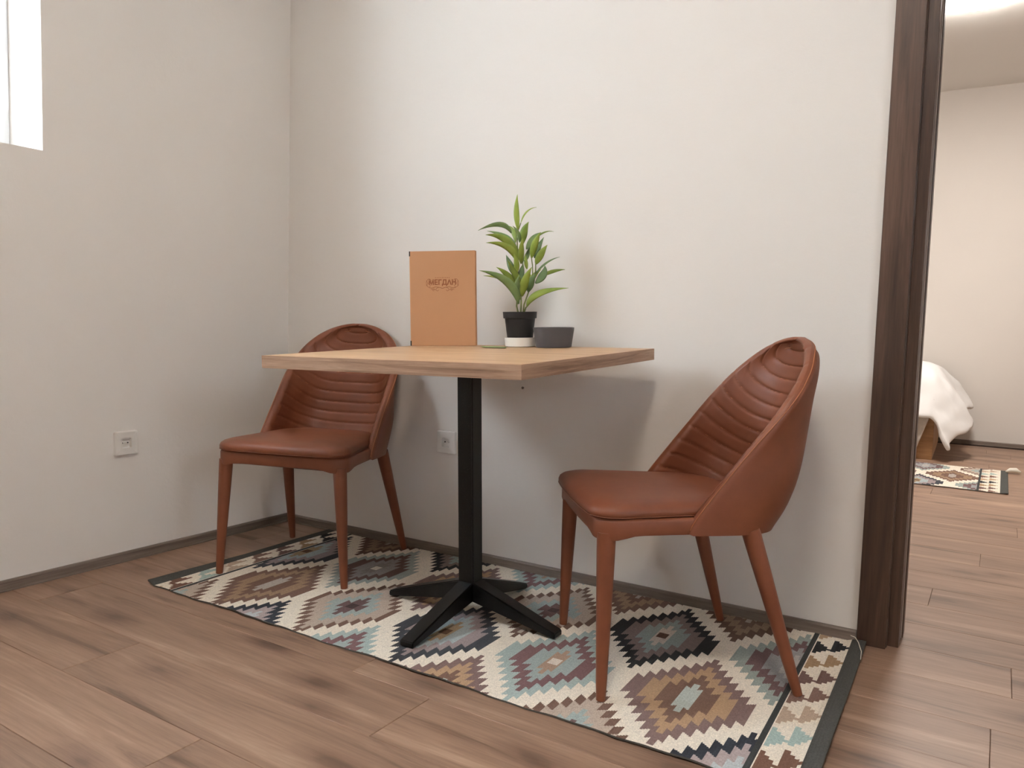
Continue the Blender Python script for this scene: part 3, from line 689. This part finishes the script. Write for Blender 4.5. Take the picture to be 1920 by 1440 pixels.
# fallen leaf lying flat
V, Fc = [], []
for i in range(13):
    t = i/12; hw_ = 0.030*max(0.03, math.sin(math.pi*t))**0.8
    for q in (-1, 0, 1): V.append(((t-0.5)*0.13, hw_*q, 0.001+0.0012*abs(q)))
for i in range(12):
    for q in range(2): k = i*3+q; Fc.append((k, k+1, k+4, k+3))
M['leaf3'] = mat_leaf('leaf_pale', (150, 168, 96), (172, 186, 118))
lf = mesh_obj('fallen_leaf', V, Fc, 'leaf3', None, True); sm = lf.modifiers.new('thick', 'SOLIDIFY'); sm.thickness = 0.0006
lf.matrix_world = on_table(1.140, -0.243, -0.40); tag(lf, 'single green leaf lying flat on the tabletop by the white dish', 'leaf')

# ================================================================== sockets
def socket(label, mw):
    r = thing('power_socket', label, 'socket', group='white wall sockets', matrix=mw)   # local: x right, z up, -y out of the wall
    h = 0.040
    def rr(nm, hw, rad, y0, y1, y2, mat):     # rounded square plate with a bevelled front
        V, Fc = [], []; N = 6
        def loop(s, y):
            b = []
            for cx, cz, a0 in ((1, 1, 0), (-1, 1, 90), (-1, -1, 180), (1, -1, 270)):
                for k in range(N+1):
                    a = math.radians(a0+90*k/N); b.append((cx*(s-rad)+rad*math.cos(a), y, cz*(s-rad)+rad*math.sin(a)))
            return b
        for s, y in ((hw, y0), (hw, y1), (hw-0.003, y2)): V += loop(s, y)
        n = 4*(N+1)
        for L_ in range(2):
            for k in range(n): Fc.append((L_*n+k, L_*n+(k+1) % n, (L_+1)*n+(k+1) % n, (L_+1)*n+k))
        return V, Fc, n
    V, Fc, n = rr('', h, 0.005, 0.0, -0.0105, -0.0125, '')
    # front face with a round well
    NS = 56; ang = []
    for k in range(n): v = V[2*n+k]; ang.append(math.atan2(v[2], v[0]))
    base = len(V); R_ = 0.0215
    V += [(R_*math.cos(a), -0.0125, R_*math.sin(a)) for a in ang]; V += [(R_*0.97*math.cos(a), -0.001, R_*0.97*math.sin(a)) for a in ang]; V.append((0, -0.001, 0))
    for k in range(n):
        k2 = (k+1) % n; Fc.append((2*n+k, 2*n+k2, base+k2, base+k)); Fc.append((base+k, base+k2, base+n+k2, base+n+k)); Fc.append((base+n+k, base+n+k2, base+2*n))
    bm = bmesh.new(); vs = [bm.verts.new(v) for v in V]
    for f in Fc: bm.faces.new([vs[i] for i in f])
    o = bm_obj('faceplate', bm, 'plastic', r, True); smooth_by_angle(o, 30)
    for s in (-1, 1):
        bm = bmesh.new(); tube(bm, [(s*0.0095, -0.0010, 0), (s*0.0095, -0.0016, 0)], 0.0026, 14); bm_obj('pin_hole', bm, 'hole', r)
        box_obj('earth_clip', (-0.0025, 0.0025, -0.010, -0.001, s*0.0200-0.0014, s*0.0200+0.0014), 'clip', r, 0.0004)
    bm = bmesh.new(); tube(bm, [(0, -0.001, 0), (0, -0.0022, 0)], 0.0032, 14); bm_obj('centre_screw', bm, 'plastic', r)
    return r
socket('white socket on the left wall below the window', LEFTM @ Matrix.Translation((0, -0.6965, 0.403)) @ Matrix.Rotation(math.pi/2, 4, 'Z'))
socket('white socket on the back wall beside the table post', Matrix.Translation((0.8035, 0, 0.409)))
# screw left in the wall below the table edge
ws = lathe_obj('wall_screw', [(0, 0.010), (0.003, 0.010), (0.0045, 0.008), (0.0045, 0.0065), (0.002, 0.006), (0.002, -0.004)], 'clip', None, 16)
ws.matrix_world = Matrix.Translation((1.111, 0, 0.624)) @ Matrix.Rotation(math.pi/2, 4, 'X'); tag(ws, 'small metal screw in the back wall just under the table edge', 'screw')

# ================================================================== bedroom
bed = thing('bed', 'low light oak bed frame with mattress against the bedroom far wall', 'bed', (1.2, 4.27, 0))
BX1, BY0_, BY1_ = 2.205, 3.72, 4.80
def bp(n, x0, x1, y0, y1, z0, z1, mat, bev=0.003): return box_obj(n, (x0-1.2, x1-1.2, y0-4.27, y1-4.27, z0, z1), mat, bed, bev)
bp('side_rail', 0.2, BX1, BY0_, BY0_+0.03, 0.0, 0.30, 'bedwood'); bp('side_rail', 0.2, BX1, BY1_-0.03, BY1_, 0.0, 0.30, 'bedwood'); bp('footboard', BX1-0.03, BX1, BY0_+0.03, BY1_-0.03, 0.0, 0.30, 'bedwood')
bp('headboard', 0.17, 0.20, BY0_, BY1_, 0.0, 0.85, 'bedwood'); bp('mattress', 0.205, BX1-0.035, BY0_+0.035, BY1_-0.035, 0.14, 0.50, 'sheet', 0.05)
def cloth(name, mat, fn, nu, nv, label, cat, thick=0.012):
    V, Fc = [], []
    for i in range(nu+1):
        for j in range(nv+1): V.append(fn(i/nu, j/nv))
    for i in range(nu):
        for j in range(nv): a = i*(nv+1)+j; Fc.append((a, a+1, a+nv+2, a+nv+1))
    o = mesh_obj(name, V, Fc, mat, None, True); s = o.modifiers.new('thick', 'SOLIDIFY'); s.thickness = thick; s.offset = 0
    sb = o.modifiers.new('smooth', 'SUBSURF'); sb.levels = 1; sb.render_levels = 1
    return tag(o, label, cat)
from mathutils import noise as mnoise
def nz(x, y, z, s): return mnoise.noise(Vector((x*s, y*s, z*s)))
def duvet(u, v):
    # u along x from the head to past the foot end, v across from the far wall to past the front side
    L, Wd, oa, ob = 1.78, 0.98, 0.44, 0.30
    s_, t_ = u*(L+oa), v*(Wd+ob); a, b = max(0, s_-L), max(0, t_-Wd)
    x = 0.36 + min(s_, L); y = 4.77 - min(t_, Wd); d = math.hypot(a, b)
    z = 0.645 + 0.03*math.sin(math.pi*min(1, v*1.1)) - 0.05*max(0, (s_-L+0.4)/0.4)**2*(1 if a == 0 else 0) - (0.05 if a > 0 else 0)
    z -= 0.04*max(0, (t_-Wd+0.25)/0.25)**2 if b == 0 else 0.04
    z -= max(0, d-0.02)*0.93 - 0.25*a*(1-min(1, t_/0.7))
    x += 0.25*(a/oa)**0.75 - 0.08*a/oa*min(1, b/ob); y -= 0.19*(b/ob)**0.75 - 0.05*min(1, a/oa)*b/ob
    x += (0.035*math.sin(t_*9+0.6) + 0.02*nz(y, z, 2, 9))*min(1, a/0.2); y += (0.03*math.sin(s_*11) + 0.02*nz(x, z, 5, 8))*min(1, b/0.15)
    z += 0.022*nz(x, y, 0, 5) + 0.014*nz(x, y, 3, 14); x += 0.014*nz(y, z, 7, 17)
    return (x, y, z)
cloth('duvet', 'sheet', duvet, 70, 40, 'rumpled white duvet hanging over the foot of the bed in the next room', 'duvet', 0.03)
def spread(u, v):
    # hangs down the front long side below the duvet; u along x, v from the top down
    x = 0.6 + (1.60 - 0.10*max(0, v-0.15)/0.85)*u; z = 0.42*(1-v) + 0.045*v; y = 3.69 - 0.03*v
    y -= 0.020*math.sin(x*38+2*v)*(0.4+0.6*v) + 0.022*nz(x, z, 0, 9) + 0.010*nz(x, z, 4, 24)
    return (x, y, z)
cloth('bedspread', 'spread', spread, 70, 36, 'beige bedspread hanging down the front side of the bed to the floor', 'bedspread', 0.01)
LAT2 = [(a, b, k) for b, ks in ((0.0, ('grey', 'mauve', 'brown')), (0.31, ('tan', 'greyb', 'tan')), (-0.31, ('tan', 'slate', 'greyb'))) for a, k in zip((-0.336, 0.0, 0.336) if b == 0 else (-0.168, 0.168, 0.504), ks)]
def z_bed(A, B, T): return 0.0052 + 0.004*np.exp(-((A-0.62)/0.03)**2)*(1-T) + 0.0008*np.sin(A*9+B*4)
r2 = make_rug('kilim_rug', 'short cream flatwoven rug beside the bed seen through the doorway', 'patterned flatwoven rugs', LAT2, -0.65, 0.62, -0.53, 0.47, 0.43, -0.43, -0.43, 230, 150, z_bed, (2.005, 3.10), -0.03)
bm = bmesh.new(); tube(bm, [(0.61, 0.36, 0.010), (0.63, 0.37, 0.020), (0.66, 0.375, 0.022), (0.685, 0.37, 0.012)], [0.008, 0.016, 0.018, 0.008], 10); bm_obj('tassel', bm, 'paper', r2, True)

# ================================================================== ceiling lamps
def lamp(label, x, y, mat):
    r = thing('ceiling_lamp', label, 'lamp', (x, y, H), 'round ceiling lamps')
    lathe_obj('lamp_body', [(0, 0), (0.225, 0), (0.23, -0.004), (0.23, -0.030), (0.222, -0.030), (0.222, -0.010), (0, -0.010)], 'lamp_body', r, 64)
    lathe_obj('diffuser', [(0.221, -0.028), (0.235, -0.036), (0.236, -0.048), (0.215, -0.064), (0.15, -0.073), (0, -0.077)], mat, r, 64)
    return r
lamp('round white ceiling lamp glowing in the bedroom beyond the doorway', 2.30, 2.81, 'lamp_bed')
lamp('round white ceiling lamp of the dining room, above the frame', 2.1, -2.0, 'lamp_main')
